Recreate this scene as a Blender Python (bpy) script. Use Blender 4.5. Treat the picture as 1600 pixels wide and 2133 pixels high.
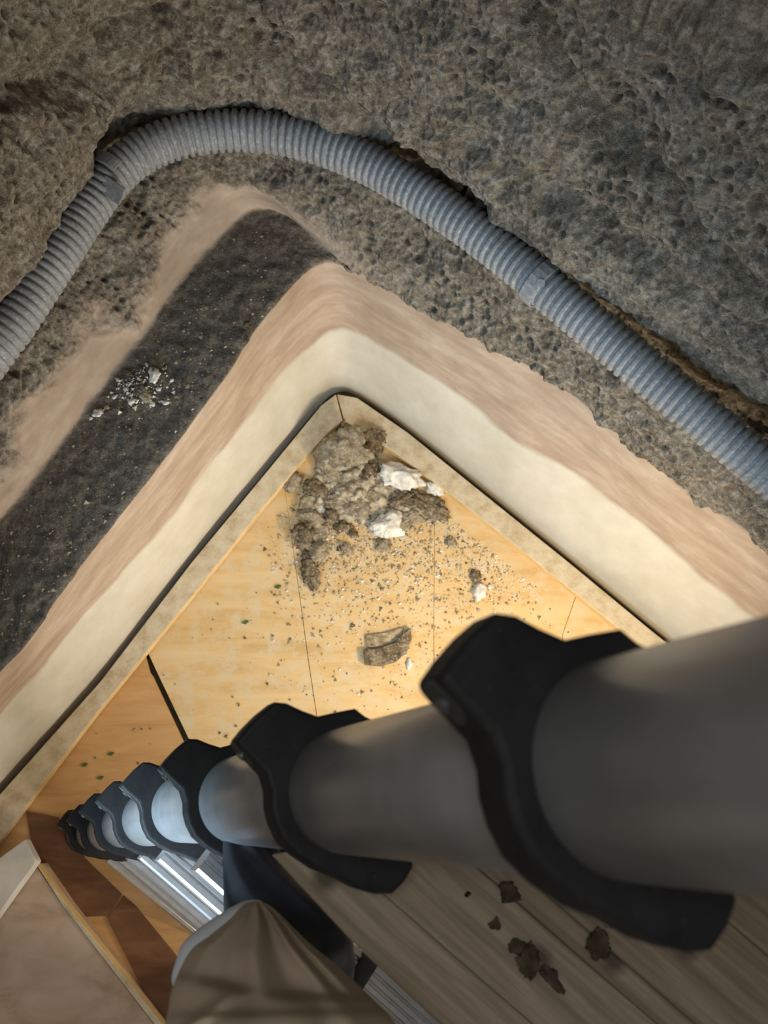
import bpy, bmesh, math, random
import numpy as np
from mathutils import Vector, Matrix
for o in list(bpy.data.objects): bpy.data.objects.remove(o, do_unlink=True)
S = bpy.context.scene
random.seed(7); rng = np.random.RandomState(11)

# ------------------------------------------------------------------ camera
F = 1800.0; CX, CY = 800.0, 1066.5; HC = 2.43
nad = np.array([-60., 640., F]); nad /= np.linalg.norm(nad)      # straight down, in camera axes (x right, y down, z forward)
Zw = -nad
Xw = np.array([1., 0, 0]) - nad[0]*nad; Xw /= np.linalg.norm(Xw)
Yw = np.cross(Xw, Zw); Yw = -Yw if np.dot(Yw, [0, -1, 0]) < 0 else Yw
RM = np.array([Xw, Yw, Zw])
if np.linalg.det(RM) > 0: pass
def c2w(p): return RM @ np.asarray(p, float)
def ray(x, y): return c2w([(x-CX)/F, (y-CY)/F, 1.0])
def W(x, y, z): return ray(x, y)*z + np.array([0, 0, HC])          # point seen at pixel x,y and depth z
def PH(x, y, h):                                                   # point seen at pixel x,y and height h
    r = ray(x, y); return r*((h-HC)/r[2]) + np.array([0, 0, HC])
cam_d = bpy.data.cameras.new('camera'); cam = bpy.data.objects.new('camera', cam_d)
S.collection.objects.link(cam); S.camera = cam
cr, cu, cb = c2w([1, 0, 0]), c2w([0, -1, 0]), c2w([0, 0, -1])
M = Matrix(((cr[0], cu[0], cb[0], 0), (cr[1], cu[1], cb[1], 0), (cr[2], cu[2], cb[2], HC), (0, 0, 0, 1)))
cam.matrix_world = M
cam_d.sensor_fit = 'VERTICAL'; cam_d.sensor_height = 36; cam_d.lens = 36*F/2133.0; cam_d.clip_start = .02
cam_d.dof.use_dof = True; cam_d.dof.focus_distance = 1.35; cam_d.dof.aperture_fstop = 10.0

# ------------------------------------------------------------------ world, lights, exposure
S.view_settings.view_transform = 'Standard'; S.view_settings.look = 'None'
S.view_settings.exposure = 0.0; S.view_settings.gamma = 1; S.view_settings.use_curve_mapping = False
wd = bpy.data.worlds.new('world'); S.world = wd; wd.use_nodes = True
wd.node_tree.nodes['Background'].inputs[0].default_value = (1, .95, .87, 1)
wd.node_tree.nodes['Background'].inputs[1].default_value = .13
def lamp(name, kind, loc, energy, color, size=.1, target=None, sy=None, spread=None):
    d = bpy.data.lights.new(name, kind); d.energy = energy; d.color = color
    if kind == 'AREA':
        d.size = size
        if sy: d.shape = 'RECTANGLE'; d.size_y = sy
        if spread: d.spread = spread
    else: d.shadow_soft_size = size
    o = bpy.data.objects.new(name, d); S.collection.objects.link(o); o.location = loc
    if target is not None:
        o.rotation_euler = (Vector(target)-Vector(loc)).to_track_quat('-Z', 'Y').to_euler()
    return o
lamp('warm_work_light', 'AREA', W(1500, 1640, 1.66), 7.2, (1, .77, .47), .14, PH(820, 1200, 0), None, 2.7)
lamp('daylight_opening', 'AREA', PH(-350, 2350, 1.42), 8, (.56, .79, 1), .7, PH(520, 1640, 1.1), .6, 1.7)
lamp('left_wall_fill', 'AREA', PH(1500, 2900, .85), 9, (1, .95, .86), .9, PH(150, 900, .80), None, 1.7)  # added fill that lifts the left wall, no source seen
lamp('hatch_daylight', 'AREA', np.array([0, 0, HC])+c2w([-.05, -.30, -.8]), .7, (.92, .96, 1), .35, W(560, 2000, .55), None, .95)

# ------------------------------------------------------------------ helpers
def link(o, parent=None):
    S.collection.objects.link(o)
    if parent is not None: o.parent = parent
    return o
def tag(o, label=None, cat=None, group=None, kind=None):
    if label: o['label'] = label
    if cat: o['category'] = cat
    if group: o['group'] = group
    if kind: o['kind'] = kind
    return o
def mesh(name, verts, faces, mat=None, parent=None, smooth=False):
    me = bpy.data.meshes.new(name)
    me.from_pydata([tuple(map(float, v)) for v in verts], [], [tuple(map(int, f)) for f in faces])
    me.validate(); me.update()
    bm = bmesh.new(); bm.from_mesh(me); bmesh.ops.recalc_face_normals(bm, faces=bm.faces); bm.to_mesh(me); bm.free()
    if mat: me.materials.append(mat)
    if smooth: me.shade_smooth()
    return link(bpy.data.objects.new(name, me), parent)
def empty(name, loc=(0, 0, 0)):
    o = bpy.data.objects.new(name, None); o.location = loc; o.empty_display_size = .05
    return link(o)
def bevel(o, w, seg=2, ang=40):
    m = o.modifiers.new('bevel', 'BEVEL'); m.width = w; m.segments = seg; m.limit_method = 'ANGLE'; m.angle_limit = math.radians(ang)
def slab(name, top, thick, mat, parent=None, down=np.array([0, 0, -1.]), bev=.0015):
    """top: list of world points; extruded along 'down'"""
    n = len(top); top = [np.array(p) for p in top]
    v = top + [p + down*thick for p in top]
    f = [tuple(range(n)), tuple(range(2*n-1, n-1, -1))] + [(i, (i+1) % n, n+(i+1) % n, n+i) for i in range(n)]
    o = mesh(name, v, f, mat, parent)
    if bev: bevel(o, bev)
    return o
def crs(pts, n):
    """Catmull-Rom resample to n points, uniform in arc length"""
    P = np.array(pts, float); P = np.vstack([2*P[0]-P[1], P, 2*P[-1]-P[-2]]); out = []
    for i in range(1, len(P)-2):
        t = np.linspace(0, 1, 24, endpoint=False)[:, None]; a, b, c, d = P[i-1], P[i], P[i+1], P[i+2]
        out.append(.5*((2*b)+(-a+c)*t+(2*a-5*b+4*c-d)*t**2+(-a+3*b-3*c+d)*t**3))
    out.append(P[-2][None]); Q = np.vstack(out)
    s = np.r_[0, np.cumsum(np.linalg.norm(np.diff(Q, axis=0), axis=1))]
    u = np.linspace(0, s[-1], n)
    return np.stack([np.interp(u, s, Q[:, k]) for k in range(Q.shape[1])], 1)

# numpy noise
def _h(i, seed):
    i = i.astype(np.int64)
    n = i[..., 0]*374761393 + i[..., 1]*668265263 + i[..., 2]*2147483647 + seed*1274126177
    n = (n ^ (n >> 13)) * 1274126177; n = n & 0xffffffff
    n = (n ^ (n >> 16)) * 2246822519 & 0xffffffff
    return ((n ^ (n >> 15)) & 0xffffff)/float(0xffffff)
def vnoise(p, seed=0):
    i = np.floor(p); fr = p-i; w = fr*fr*(3-2*fr); r = 0
    for dx in (0, 1):
        for dy in (0, 1):
            for dz in (0, 1):
                c = _h(i+np.array([dx, dy, dz]), seed)
                r = r + c*(w[..., 0] if dx else 1-w[..., 0])*(w[..., 1] if dy else 1-w[..., 1])*(w[..., 2] if dz else 1-w[..., 2])
    return r*2-1
def fbm(p, oct=4, seed=0, gain=.5):
    a = 1; r = 0; s = 0
    for k in range(oct): r = r+a*vnoise(p*2**k+k*17.3, seed+k); s += a; a *= gain
    return r/s
def worley(p, seed=0):
    i = np.floor(p); best = np.full(p.shape[:-1], 9.)
    for dx in (-1, 0, 1):
        for dy in (-1, 0, 1):
            for dz in (-1, 0, 1):
                c = i+np.array([dx, dy, dz]); q = c+np.stack([_h(c, seed), _h(c, seed+1), _h(c, seed+2)], -1)
                best = np.minimum(best, np.linalg.norm(q-p, axis=-1))
    return best
def sst(a, b, x): t = np.clip((x-a)/(b-a), 0, 1); return t*t*(3-2*t)

# ------------------------------------------------------------------ materials
class NT:
    def __init__(s, name):
        s.m = bpy.data.materials.new(name); s.m.use_nodes = True; s.t = s.m.node_tree; s.n = s.t.nodes; s.l = s.t.links
        s.b = s.n['Principled BSDF']
    def node(s, k, **kw):
        n = s.n.new(k)
        for a, v in kw.items():
            if a.startswith('_'): n.inputs[a[1:].replace('_', ' ')].default_value = v
            else: setattr(n, a, v)
        return n
    def L(s, a, b): s.l.new(a, b)
    def coord(s, sc=(1, 1, 1)):
        g = s.node('ShaderNodeNewGeometry'); m = s.node('ShaderNodeMapping'); m.inputs['Scale'].default_value = sc
        s.L(g.outputs['Position'], m.inputs['Vector']); return m.outputs[0]
    def obj(s, sc=(1, 1, 1), rot=(0, 0, 0)):
        g = s.node('ShaderNodeTexCoord'); m = s.node('ShaderNodeMapping'); m.inputs['Scale'].default_value = sc; m.inputs['Rotation'].default_value = rot
        s.L(g.outputs['Object'], m.inputs['Vector']); return m.outputs[0]
    def noise(s, v, scale, detail=6, rough=.6, dist=0):
        n = s.node('ShaderNodeTexNoise'); n.inputs['Scale'].default_value = scale; n.inputs['Detail'].default_value = detail
        n.inputs['Roughness'].default_value = rough; n.inputs['Distortion'].default_value = dist
        s.L(v, n.inputs['Vector']); return n.outputs['Fac']
    def ramp(s, fac, stops):
        r = s.node('ShaderNodeValToRGB'); e = r.color_ramp.elements
        while len(e) < len(stops): e.new(.5)
        for q, (p, c) in zip(e, stops): q.position = p; q.color = (*c, 1) if len(c) == 3 else c
        s.L(fac, r.inputs[0]); return r.outputs[0]
    def mix(s, fac, a, b, mode='MIX'):
        m = s.node('ShaderNodeMix', data_type='RGBA', blend_type=mode)
        if isinstance(fac, (int, float)): m.inputs[0].default_value = fac
        else: s.L(fac, m.inputs[0])
        for k, v in ((6, a), (7, b)):
            if isinstance(v, tuple): m.inputs[k].default_value = (*v, 1) if len(v) == 3 else v
            else: s.L(v, m.inputs[k])
        return m.outputs[2]
    def bump(s, h, strength=.5, dist=.01, nrm=None):
        b = s.node('ShaderNodeBump'); b.inputs['Strength'].default_value = strength; b.inputs['Distance'].default_value = dist
        s.L(h, b.inputs['Height'])
        if nrm: s.L(nrm, b.inputs['Normal'])
        return b.outputs[0]
    def out(s, col=None, rough=.8, metal=0, nrm=None, spec=.3):
        if col is not None:
            if isinstance(col, tuple): s.b.inputs['Base Color'].default_value = (*col, 1)
            else: s.L(col, s.b.inputs['Base Color'])
        if isinstance(rough, (int, float)): s.b.inputs['Roughness'].default_value = rough
        else: s.L(rough, s.b.inputs['Roughness'])
        s.b.inputs['Metallic'].default_value = metal; s.b.inputs['Specular IOR Level'].default_value = spec
        if nrm: s.L(nrm, s.b.inputs['Normal'])
        return s.m
def simple(name, c1, c2, scale=30, rough=.8, metal=0, bumps=.2, bd=.002, spec=.3, detail=6):
    t = NT(name); v = t.obj(); n = t.noise(v, scale, detail)
    return t.out(t.ramp(n, [(.35, c1), (.65, c2)]), rough, metal, t.bump(n, bumps, bd) if bumps else None, spec)

def wall_mat():
    t = NT('tuff_and_plaster'); v = t.coord()
    a = t.node('ShaderNodeVertexColor', layer_name='mask'); sp = t.node('ShaderNodeSeparateColor'); t.L(a.outputs[0], sp.inputs[0])
    n1 = t.noise(v, 9, 8, .65); n2 = t.noise(v, 60, 6, .7); n3 = t.noise(v, 260, 4, .6)
    rock = t.mix(.55, t.ramp(n1, [(.3, (.19, .15, .105)), (.5, (.30, .26, .205)), (.72, (.41, .38, .33))]),
                 t.ramp(n2, [(.36, (.075, .06, .04)), (.5, (.28, .245, .195)), (.63, (.62, .58, .50))]))
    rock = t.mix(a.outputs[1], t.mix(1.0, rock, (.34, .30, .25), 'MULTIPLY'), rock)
    # stretched plaster streaks run along the height-constant direction
    vs = t.coord((3, 3, 11)); ns = t.noise(vs, 2.2, 6, .6, .3)
    brown = t.ramp(ns, [(.3, (.37, .275, .205)), (.5, (.45, .35, .27)), (.72, (.56, .47, .385))])
    brown = t.mix(t.ramp(n2, [(.45, (0, 0, 0)), (.8, (.35, .35, .35))]), brown, (.34, .26, .18))
    cream = t.ramp(n1, [(.3, (.58, .54, .44)), (.7, (.70, .67, .59))])
    dust = t.mix(.5, t.ramp(n2, [(.36, (.13, .10, .07)), (.6, (.34, .29, .23))]), t.ramp(n3, [(.4, (.13, .115, .095)), (.62, (.26, .235, .195)), (.72, (.55, .52, .47))]))
    c = t.mix(sp.outputs[1], brown, cream); c = t.mix(sp.outputs[0], c, rock); c = t.mix(sp.outputs[2], c, dust)
    # bump : strong on rock
    vo = t.node('ShaderNodeTexVoronoi', feature='SMOOTH_F1'); vo.inputs['Scale'].default_value = 95; t.L(v, vo.inputs['Vector'])
    nb = t.bump(n2, 1.0, .016); nb = t.bump(vo.outputs['Distance'], .5, .006, nb); nb = t.bump(n3, .6, .003, nb)
    ge = t.node('ShaderNodeNewGeometry'); sm = t.bump(n2, .12, .003)
    mx = t.node('ShaderNodeMix', data_type='VECTOR'); mm = t.node('ShaderNodeMath', operation='MAXIMUM')
    t.L(sp.outputs[0], mm.inputs[0]); t.L(sp.outputs[2], mm.inputs[1]); t.L(mm.outputs[0], mx.inputs[0]); t.L(sm, mx.inputs[4]); t.L(nb, mx.inputs[5])
    return t.out(c, .93, 0, mx.outputs[1], .15)
M_WALL = wall_mat()
def wood(name, cols, rot=0, sc=(2, 22, 8), bump=.15, knots=True, rough=.6, dusty=None):
    t = NT(name); v = t.obj(sc, (0, 0, rot)); n = t.noise(v, 2.4, 7, .62, .6); v2 = t.obj(); n2 = t.noise(v2, 5, 4)
    c = t.ramp(n, [(.28, cols[0]), (.5, cols[1]), (.72, cols[2])])
    if knots:
        k = t.node('ShaderNodeTexVoronoi'); k.inputs['Scale'].default_value = 9; t.L(v2, k.inputs['Vector'])
        c = t.mix(t.ramp(k.outputs['Distance'], [(.05, (.85, .85, .85)), (.12, (0, 0, 0))]), c, tuple(x*.33 for x in cols[0]))
    if dusty:
        d = t.noise(v2, 18, 8, .75); c = t.mix(t.ramp(d, [(.46, (0, 0, 0)), (.62, (.8, .8, .8))]), c, dusty)
    return t.out(c, rough, 0, t.bump(n, bump, .002))
M_FLOOR = wood('dusty_plywood', [(.62, .40, .17), (.74, .51, .24), (.82, .61, .33)], .3, (1.5, 9, 6), .1, True, .55, (.72, .60, .40))
M_FLOOR2 = wood('orange_plywood', [(.50, .27, .10), (.62, .36, .15), (.70, .45, .21)], 1.0, (1.5, 9, 6), .1, True, .55)
M_SHADED_BOARD = wood('dark_shaded_board', [(.10, .045, .02), (.16, .075, .035), (.24, .12, .06)], .9, (2, 9, 6), .15)
def trim_mat():
    t = NT('dusty_batten'); v = t.obj((3, 6, 5)); n = t.noise(v, 2.4, 6); n2 = t.noise(t.obj(), 26, 7, .7)
    g = t.node('ShaderNodeNewGeometry'); sp = t.node('ShaderNodeSeparateXYZ'); t.L(g.outputs['True Normal'], sp.inputs[0])
    w = t.ramp(n, [(.3, (.66, .44, .18)), (.7, (.80, .60, .30))]); d = t.ramp(n2, [(.32, (.40, .32, .21)), (.5, (.60, .52, .39)), (.7, (.72, .66, .54))])
    f = t.node('ShaderNodeMath', operation='GREATER_THAN'); f.inputs[1].default_value = .8; t.L(sp.outputs[2], f.inputs[0])
    f2 = t.node('ShaderNodeMath', operation='MULTIPLY'); f2.inputs[1].default_value = .82; t.L(f.outputs[0], f2.inputs[0])
    return t.out(t.mix(f2.outputs[0], w, d), .75, 0, t.bump(n2, .2, .002))
M_TRIM = trim_mat()
M_PLANK = wood('grey_brown_plank', [(.16, .120, .078), (.26, .20, .135), (.36, .29, .21)], 0, (3, 60, 20), .35, True, .8)
M_CHIP = wood('pinkish_board', [(.42, .28, .19), (.55, .41, .30), (.62, .50, .40)], .5, (3, 6, 6), .15, False, .8)
M_SUB = simple('subfloor', (.06, .05, .03), (.13, .105, .06), 20)
M_BLACK = simple('black_plastic', (.012, .012, .013), (.022, .022, .024), 60, .42, 0, .15, .001, .5)
def dusty_black():
    t = NT('dusty_black_plastic'); v = t.obj(); n = t.noise(v, 300, 4, .6); n2 = t.noise(v, 25, 4)
    sp = t.ramp(n, [(.66, (0, 0, 0)), (.76, (.5, .5, .5))])
    return t.out(t.mix(sp, t.ramp(n2, [(.4, (.010, .010, .011)), (.7, (.020, .019, .018))]), (.13, .115, .09)), .6, 0, t.bump(n, .25, .0008), .2)
M_COLLAR = dusty_black()
def tube_mat():
    t = NT('anodised_aluminium'); v = t.obj((1, 1, .15)); n = t.noise(v, 40, 5); n2 = t.noise(t.obj(), 14, 6)
    t.L(t.ramp(n, [(.3, (.26, .26, .26)), (.7, (.38, .38, .38))]), t.b.inputs['Roughness'])
    return t.out(t.ramp(n2, [(.3, (.30, .30, .295)), (.7, (.42, .42, .415))]), .4, .6, t.bump(n, .05, .001), .5)
M_TUBE = tube_mat(); M_TUBE.node_tree.nodes['Principled BSDF'].inputs['Roughness'].default_value = .4
M_RUNG = simple('bare_aluminium', (.62, .63, .64), (.76, .77, .78), 40, .28, .85, .03)
M_SCREW = simple('zinc_screw', (.12, .125, .13), (.22, .225, .23), 80, .35, .8, .1)
def hose_mat():
    t = NT('dusty_grey_hose'); v = t.coord(); n = t.noise(v, 120, 6, .7); n2 = t.noise(v, 12, 4)
    c = t.mix(.5, t.ramp(n, [(.35, (.15, .16, .17)), (.55, (.31, .33, .345)), (.68, (.62, .62, .60))]), t.ramp(n2, [(.3, (.19, .20, .21)), (.7, (.34, .355, .37))]))
    return t.out(c, .62, 0, t.bump(n, .4, .002), .4)
M_HOSE = hose_mat()
def stone_mat(name, stops, w=.0):
    t = NT(name); v = t.obj(); n = t.noise(v, 34, 9, .7); n2 = t.noise(v, 120, 4, .7)
    c = t.ramp(n, stops); c = t.mix(t.ramp(n2, [(.52, (0, 0, 0)), (.68, (w, w, w))]), c, (.80, .74, .62))
    nb = t.bump(n, 1., .012); return t.out(c, .95, 0, t.bump(n2, .8, .004, nb), .1)
M_STONE0 = simple('grey_rubble', (.26, .21, .145), (.56, .49, .37), 28, .95, 0, .8, .008, .1, 8)
M_STONE = stone_mat('grey_rubble_stone', [(.34, (.16, .12, .07)), (.5, (.42, .35, .24)), (.66, (.66, .58, .44))], .5)
M_DSTONE = stone_mat('brown_rubble_stone', [(.36, (.07, .05, .028)), (.52, (.25, .19, .115)), (.68, (.46, .38, .26))], .55)
M_DCRUMB = simple('dark_crumb', (.035, .024, .014), (.10, .072, .045), 60, .95, 0, .8, .006)
M_DSTONE0 = simple('brown_rubble', (.13, .095, .055), (.34, .27, .17), 30, .95, 0, .8, .008, .1, 8)
M_PLAS = simple('white_plaster', (.62, .58, .50), (.90, .88, .83), 40, .95, 0, .7, .006, .1, 8)
M_GRIT = simple('grit', (.20, .15, .09), (.55, .45, .30), 60, .95, 0, .3, .002)
M_BED = simple('crumbled_plaster', (.20, .155, .095), (.66, .58, .44), 55, .95, 0, .9, .01, .1, 9)
M_LEAF = simple('green_leaf', (.05, .09, .02), (.10, .16, .05), 60, .7)
M_WHITE = simple('white_paint', (.66, .62, .54), (.78, .75, .68), 12, .6, 0, .05)
M_RED = simple('red_sticker', (.55, .06, .06), (.62, .09, .08), 12, .5, 0, 0)
def cloth_mat(name, c1, c2):
    t = NT(name); v = t.obj(); n = t.noise(v, 6, 5); w = t.noise(v, 900, 2)
    return t.out(t.ramp(n, [(.3, c1), (.7, c2)]), .95, 0, t.bump(w, .15, .001), .1)
M_KHAKI = cloth_mat('khaki_cotton', (.36, .28, .19), (.50, .39, .28))
M_LINING = cloth_mat('pale_lining', (.5, .52, .52), (.62, .64, .64))
M_BOOT = simple('black_leather', (.008, .009, .010), (.022, .024, .028), 14, .75, 0, .3, .004, .25)
M_NUT = simple('groove_black', (.02, .02, .018), (.045, .045, .035), 14, .6)

# ------------------------------------------------------------------ walls (lofted through stations of known height)
def arms(pts, ci, nL, nR):
    A = crs(pts, 4000); c = np.array(pts[ci]); k = np.argmin(np.linalg.norm(A-c, axis=1))
    L = A[:k+1]; R = A[k:]
    def rs(Q, n):
        s = np.r_[0, np.cumsum(np.linalg.norm(np.diff(Q, axis=0), axis=1))]; u = np.linspace(0, s[-1], n)
        return np.stack([np.interp(u, s, Q[:, j]) for j in (0, 1)], 1)
    return np.vstack([rs(L, nL), rs(R, nR)[1:]])
NL, NR = 540, 640
def row(h, pts, ci): return np.array([PH(x, y, h) for x, y in arms(pts, ci, NL, NR)])
K = []   # key rows: (world pts, rows to next, rock, cream, dust amounts L and R)
R0 = [(-420, 2150), (-200, 1888), (0, 1652), (210, 1416), (400, 1168), (540, 998), (620, 900), (668, 843), (702, 818), (745, 826), (850, 898), (1000, 1018), (1190, 1170), (1350, 1302), (1600, 1505), (1900, 1750)]
R1 = [(-420, 1985), (-200, 1725), (0, 1487), (200, 1258), (350, 1085), (470, 925), (590, 775), (655, 705), (700, 682), (750, 692), (860, 765), (1000, 852), (1100, 925), (1300, 1062), (1560, 1270), (1900, 1530)]
R2 = [(-420, 1880), (-200, 1625), (0, 1400), (60, 1337), (150, 1205), (340, 960), (470, 785), (530, 690), (605, 600), (650, 556), (690, 545), (740, 562), (800, 598), (880, 642), (1160, 800), (1350, 958), (1600, 1138), (1900, 1360)]
R3 = [(-420, 1600), (-200, 1325), (0, 1088), (100, 962), (200, 832), (300, 700), (400, 562), (470, 487), (515, 445), (560, 436), (610, 455), (655, 495), (705, 536), (796, 592), (884, 638), (1163, 796), (1353, 954), (1603, 1134), (1903, 1356)]
R5 = [(-420, 1330), (-200, 1040), (0, 800), (60, 700), (130, 565), (200, 465), (280, 385), (390, 335), (490, 322), (590, 328), (700, 366), (850, 435), (1000, 543), (1200, 695), (1400, 862), (1600, 1005), (1900, 1240)]
R5b = [(-420, 1290), (-200, 1000), (0, 740), (50, 640), (110, 530), (180, 430), (265, 345), (380, 298), (490, 285), (600, 292), (715, 330), (870, 398), (1020, 500), (1220, 650), (1420, 815), (1620, 955), (1900, 1190)]
R6 = [(-420, 1190), (-200, 900), (-40, 690), (40, 575), (95, 470), (165, 375), (240, 290), (380, 235), (490, 222), (600, 235), (740, 285), (900, 362), (1060, 470), (1250, 598), (1420, 735), (1600, 850), (1900, 1060)]
r0 = row(-.03, R0, 8); r1 = row(.30, R1, 8); r2 = row(.55, R2, 10); r3 = row(.56, R3, 11)
# ledge back meets wall: keep the right arm coincident with r2 (a few mm step)
r5 = row(.74, R5, 8); r5b = row(.785, R5b, 8); r6 = row(.86, R6, 8)
def up(r, h, off=0.):
    q = r.copy(); q[:, 2] = h
    if off:
        t = np.gradient(r[:, :2], axis=0); t /= np.linalg.norm(t, axis=1)[:, None]
        q[:, :2] += np.stack([-t[:, 1], t[:, 0]], 1)*off
    return q
def inward_sign(r):
    t = np.gradient(r[:, :2], axis=0); n = np.stack([-t[:, 1], t[:, 0]], 1)[NL//2]
    return 1 if np.dot(n, -r[NL//2, :2]) > 0 else -1
sg = inward_sign(r6); r5b[:, :2] = up(r5b, 0, -sg*.045)[:, :2]; r6[:, :2] = up(r6, 0, sg*.002)[:, :2]
r7 = up(r6, .98, sg*.035); r8 = up(r6, 1.5, sg*.03); r9 = up(r6, 3.0, sg*.0)
keys = [(r0, 60, (0, 1, 0)), (r1, 46, (0, 0, 0)), (r2, 40, (0, 0, 1)), (r3, 70, (0, 0, 0)), (r5, 24, (1, 0, 0)), (r5b, 34, (1, 0, 0)), (r6, 44, (1, 0, 0)), (r7, 190, (1, 0, 0)), (r8, 26, (1, 0, 0)), (r9, 0, (1, 0, 0))]
rows = []; vpar = []
for i, (r, n, _) in enumerate(keys[:-1]):
    nx = keys[i+1][0]
    for k in range(n):
        rows.append(r+(nx-r)*(k/n)); vpar.append(i+k/n)
rows.append(r9); vpar.append(9.)
G = np.array(rows); V = np.array(vpar)[:, None]*np.ones(G.shape[1])[None]
# smooth across the heights, except at the ledge lip
def smooth_v(G, it):
    for _ in range(it):
        H = G.copy(); H[1:-1] = (G[:-2]+2*G[1:-1]+G[2:])/4
        keep = np.abs(np.array(vpar)-2) < .12
        H[keep] = G[keep]*.6+H[keep]*.4; G = H
    return G
G = smooth_v(G, 14)
du = np.gradient(G, axis=1); dv = np.gradient(G, axis=0); N = np.cross(du, dv); N /= (np.linalg.norm(N, axis=2)[..., None]+1e-9)
tocam = np.array([0, 0, HC+1.0])-G
if np.mean(np.sum(N*tocam, 2) > 0) < .5: N = -N
arm = np.arange(G.shape[1])[None]*np.ones(G.shape[0])[:, None]-(NL-1)       # <0 left, >0 right
nz = fbm(G*7, 5, 3); nf = fbm(G*26, 4, 9)
# rock begins lower on the right arm; brown fades to rock on the left band between ledge and hose
leftw = sst(25, -25, arm)
rockL = sst(3.25, 3.75, V+nz*.55+nf*.2); rockR = sst(1.97, 2.02, V+nz*.12+nf*.06)*(V > 1.5)
cornerfade = np.exp(-((arm-5)/70.)**2)*np.exp(-((V-3.1)/.35)**2)
rock = np.where(V > 4.2, 1., rockL*leftw+rockR*(1-leftw)); rock = np.clip(rock-cornerfade*.8, 0, 1)
cream = sst(1.02, .93, V+nz*.10); dustm = ((V > 1.99) & (V < 3.03))*leftw
dustm = dustm*sst(3.05, 2.97, V+nf*.03)*(arm < 30)
# displacement
wp = fbm(G*30, 2, 5)[..., None]*.6
w1 = worley(G*np.array([34, 34, 50])+wp, 21); w2 = worley(G*78+wp, 31); w3 = worley(G*np.array([9, 9, 20])+wp*.6, 77)
big = fbm(G*3.2, 4, 41); med = fbm(G*13, 4, 51, .6); Ga = G*np.array([1, 1, 2.6]); strat = fbm(Ga*9, 4, 61)
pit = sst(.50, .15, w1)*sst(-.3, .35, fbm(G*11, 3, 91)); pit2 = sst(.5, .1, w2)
disp_rock = big*.045*sst(4.6, 6.5, V)+med*.018+strat*.020-pit*.015-pit2*.005+nf*.007+(1-np.abs(fbm(G*20, 3, 14)))*.012-sst(.35, .05, w3)*.012
CAMR = np.array([c2w([1, 0, 0]), c2w([0, 1, 0]), c2w([0, 0, 1])]); gc = (G-np.array([0, 0, HC]))@CAMR.T
gx = gc[..., 0]/gc[..., 2]*F+CX; gy = gc[..., 1]/gc[..., 2]*F+CY; vis = (gc[..., 2] > .2)
def groove(line, w):
    d = np.full(gx.shape, 1e4)
    for (x0, y0), (x1, y1) in zip(line[:-1], line[1:]):
        t = np.clip(((gx-x0)*(x1-x0)+(gy-y0)*(y1-y0))/((x1-x0)**2+(y1-y0)**2), 0, 1)
        d = np.minimum(d, np.hypot(gx-x0-t*(x1-x0), gy-y0-t*(y1-y0)))
    return np.exp(-((d+nz*14+nf*6)/w)**2)*vis*(V > 4.2)
disp_rock -= 0.065*groove([(520, 75), (600, 130), (700, 205), (780, 270), (880, 350), (1000, 440)], 17)
disp_rock -= 0.076*groove([(1100, 20), (1165, 130), (1225, 225), (1290, 300), (1390, 370), (1480, 500), (1620, 640)], 26)
disp_rock -= 0.042*groove([(350, 90), (345, 170), (290, 235), (210, 300)], 34)
disp_rock -= 0.049*groove([(1000, 300), (1150, 420), (1330, 520), (1600, 720)], 30)
disp_rock -= 0.049*groove([(0, 190), (110, 170), (200, 90), (330, 30)], 36)
disp_rock += .022*sst(6.0, 6.5, V)*sst(-40, -130, arm)+.014*sst(5.95, 6.4, V)*sst(90, 220, arm)*(1+nz*1.5)
disp_rock = np.where((V > 5) & (V < 6.15), np.minimum(disp_rock, .004), disp_rock)
led_n = fbm(G*np.array([22, 22, 22]), 5, 71, .6)
disp = rock*disp_rock+(1-rock)*(nz*.0025+nf*.0008)+dustm*(nf*.006+np.abs(led_n)*.014)
taper = sst(0, .12, V); edge = 1
G2 = G+N*(disp*taper)[..., None]
pit_tone = np.clip(rock*(pit*.8+pit2*.35)+dustm*np.clip(led_n, 0, 1), 0, 1)  # pits and ledge lumps marked for a darker tone
col = np.stack([rock, cream, dustm, 1-pit_tone*.6], -1)
def grid_obj(name, P, C, mat):
    a, b = P.shape[:2]; idx = np.arange(a*b).reshape(a, b)
    f = np.stack([idx[:-1, :-1], idx[:-1, 1:], idx[1:, 1:], idx[1:, :-1]], -1).reshape(-1, 4)
    me = bpy.data.meshes.new(name); me.vertices.add(a*b); me.vertices.foreach_set('co', P.reshape(-1).astype(np.float32))
    me.loops.add(f.size); me.loops.foreach_set('vertex_index', f.reshape(-1).astype(np.int32))
    me.polygons.add(len(f)); me.polygons.foreach_set('loop_start', np.arange(0, f.size, 4, dtype=np.int32)); me.polygons.foreach_set('loop_total', np.full(len(f), 4, dtype=np.int32))
    me.update(calc_edges=True)
    ca = me.color_attributes.new('mask', 'FLOAT_COLOR', 'POINT'); ca.data.foreach_set('color', C.reshape(-1).astype(np.float32))
    me.materials.append(mat); me.shade_smooth()
    o = link(bpy.data.objects.new(name, me)); o['kind'] = 'structure'; return o
if np.mean(np.sum(np.cross(du, dv)*tocam, 2)) < 0: pass
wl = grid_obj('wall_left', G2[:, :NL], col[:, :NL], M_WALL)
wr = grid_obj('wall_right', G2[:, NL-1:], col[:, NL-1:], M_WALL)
wl['label'] = 'rough grey tuff wall with smooth plaster foot and dusty ledge, left of the corner'
wr['label'] = 'rough grey tuff wall with smooth plaster foot, right of the corner'

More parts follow.
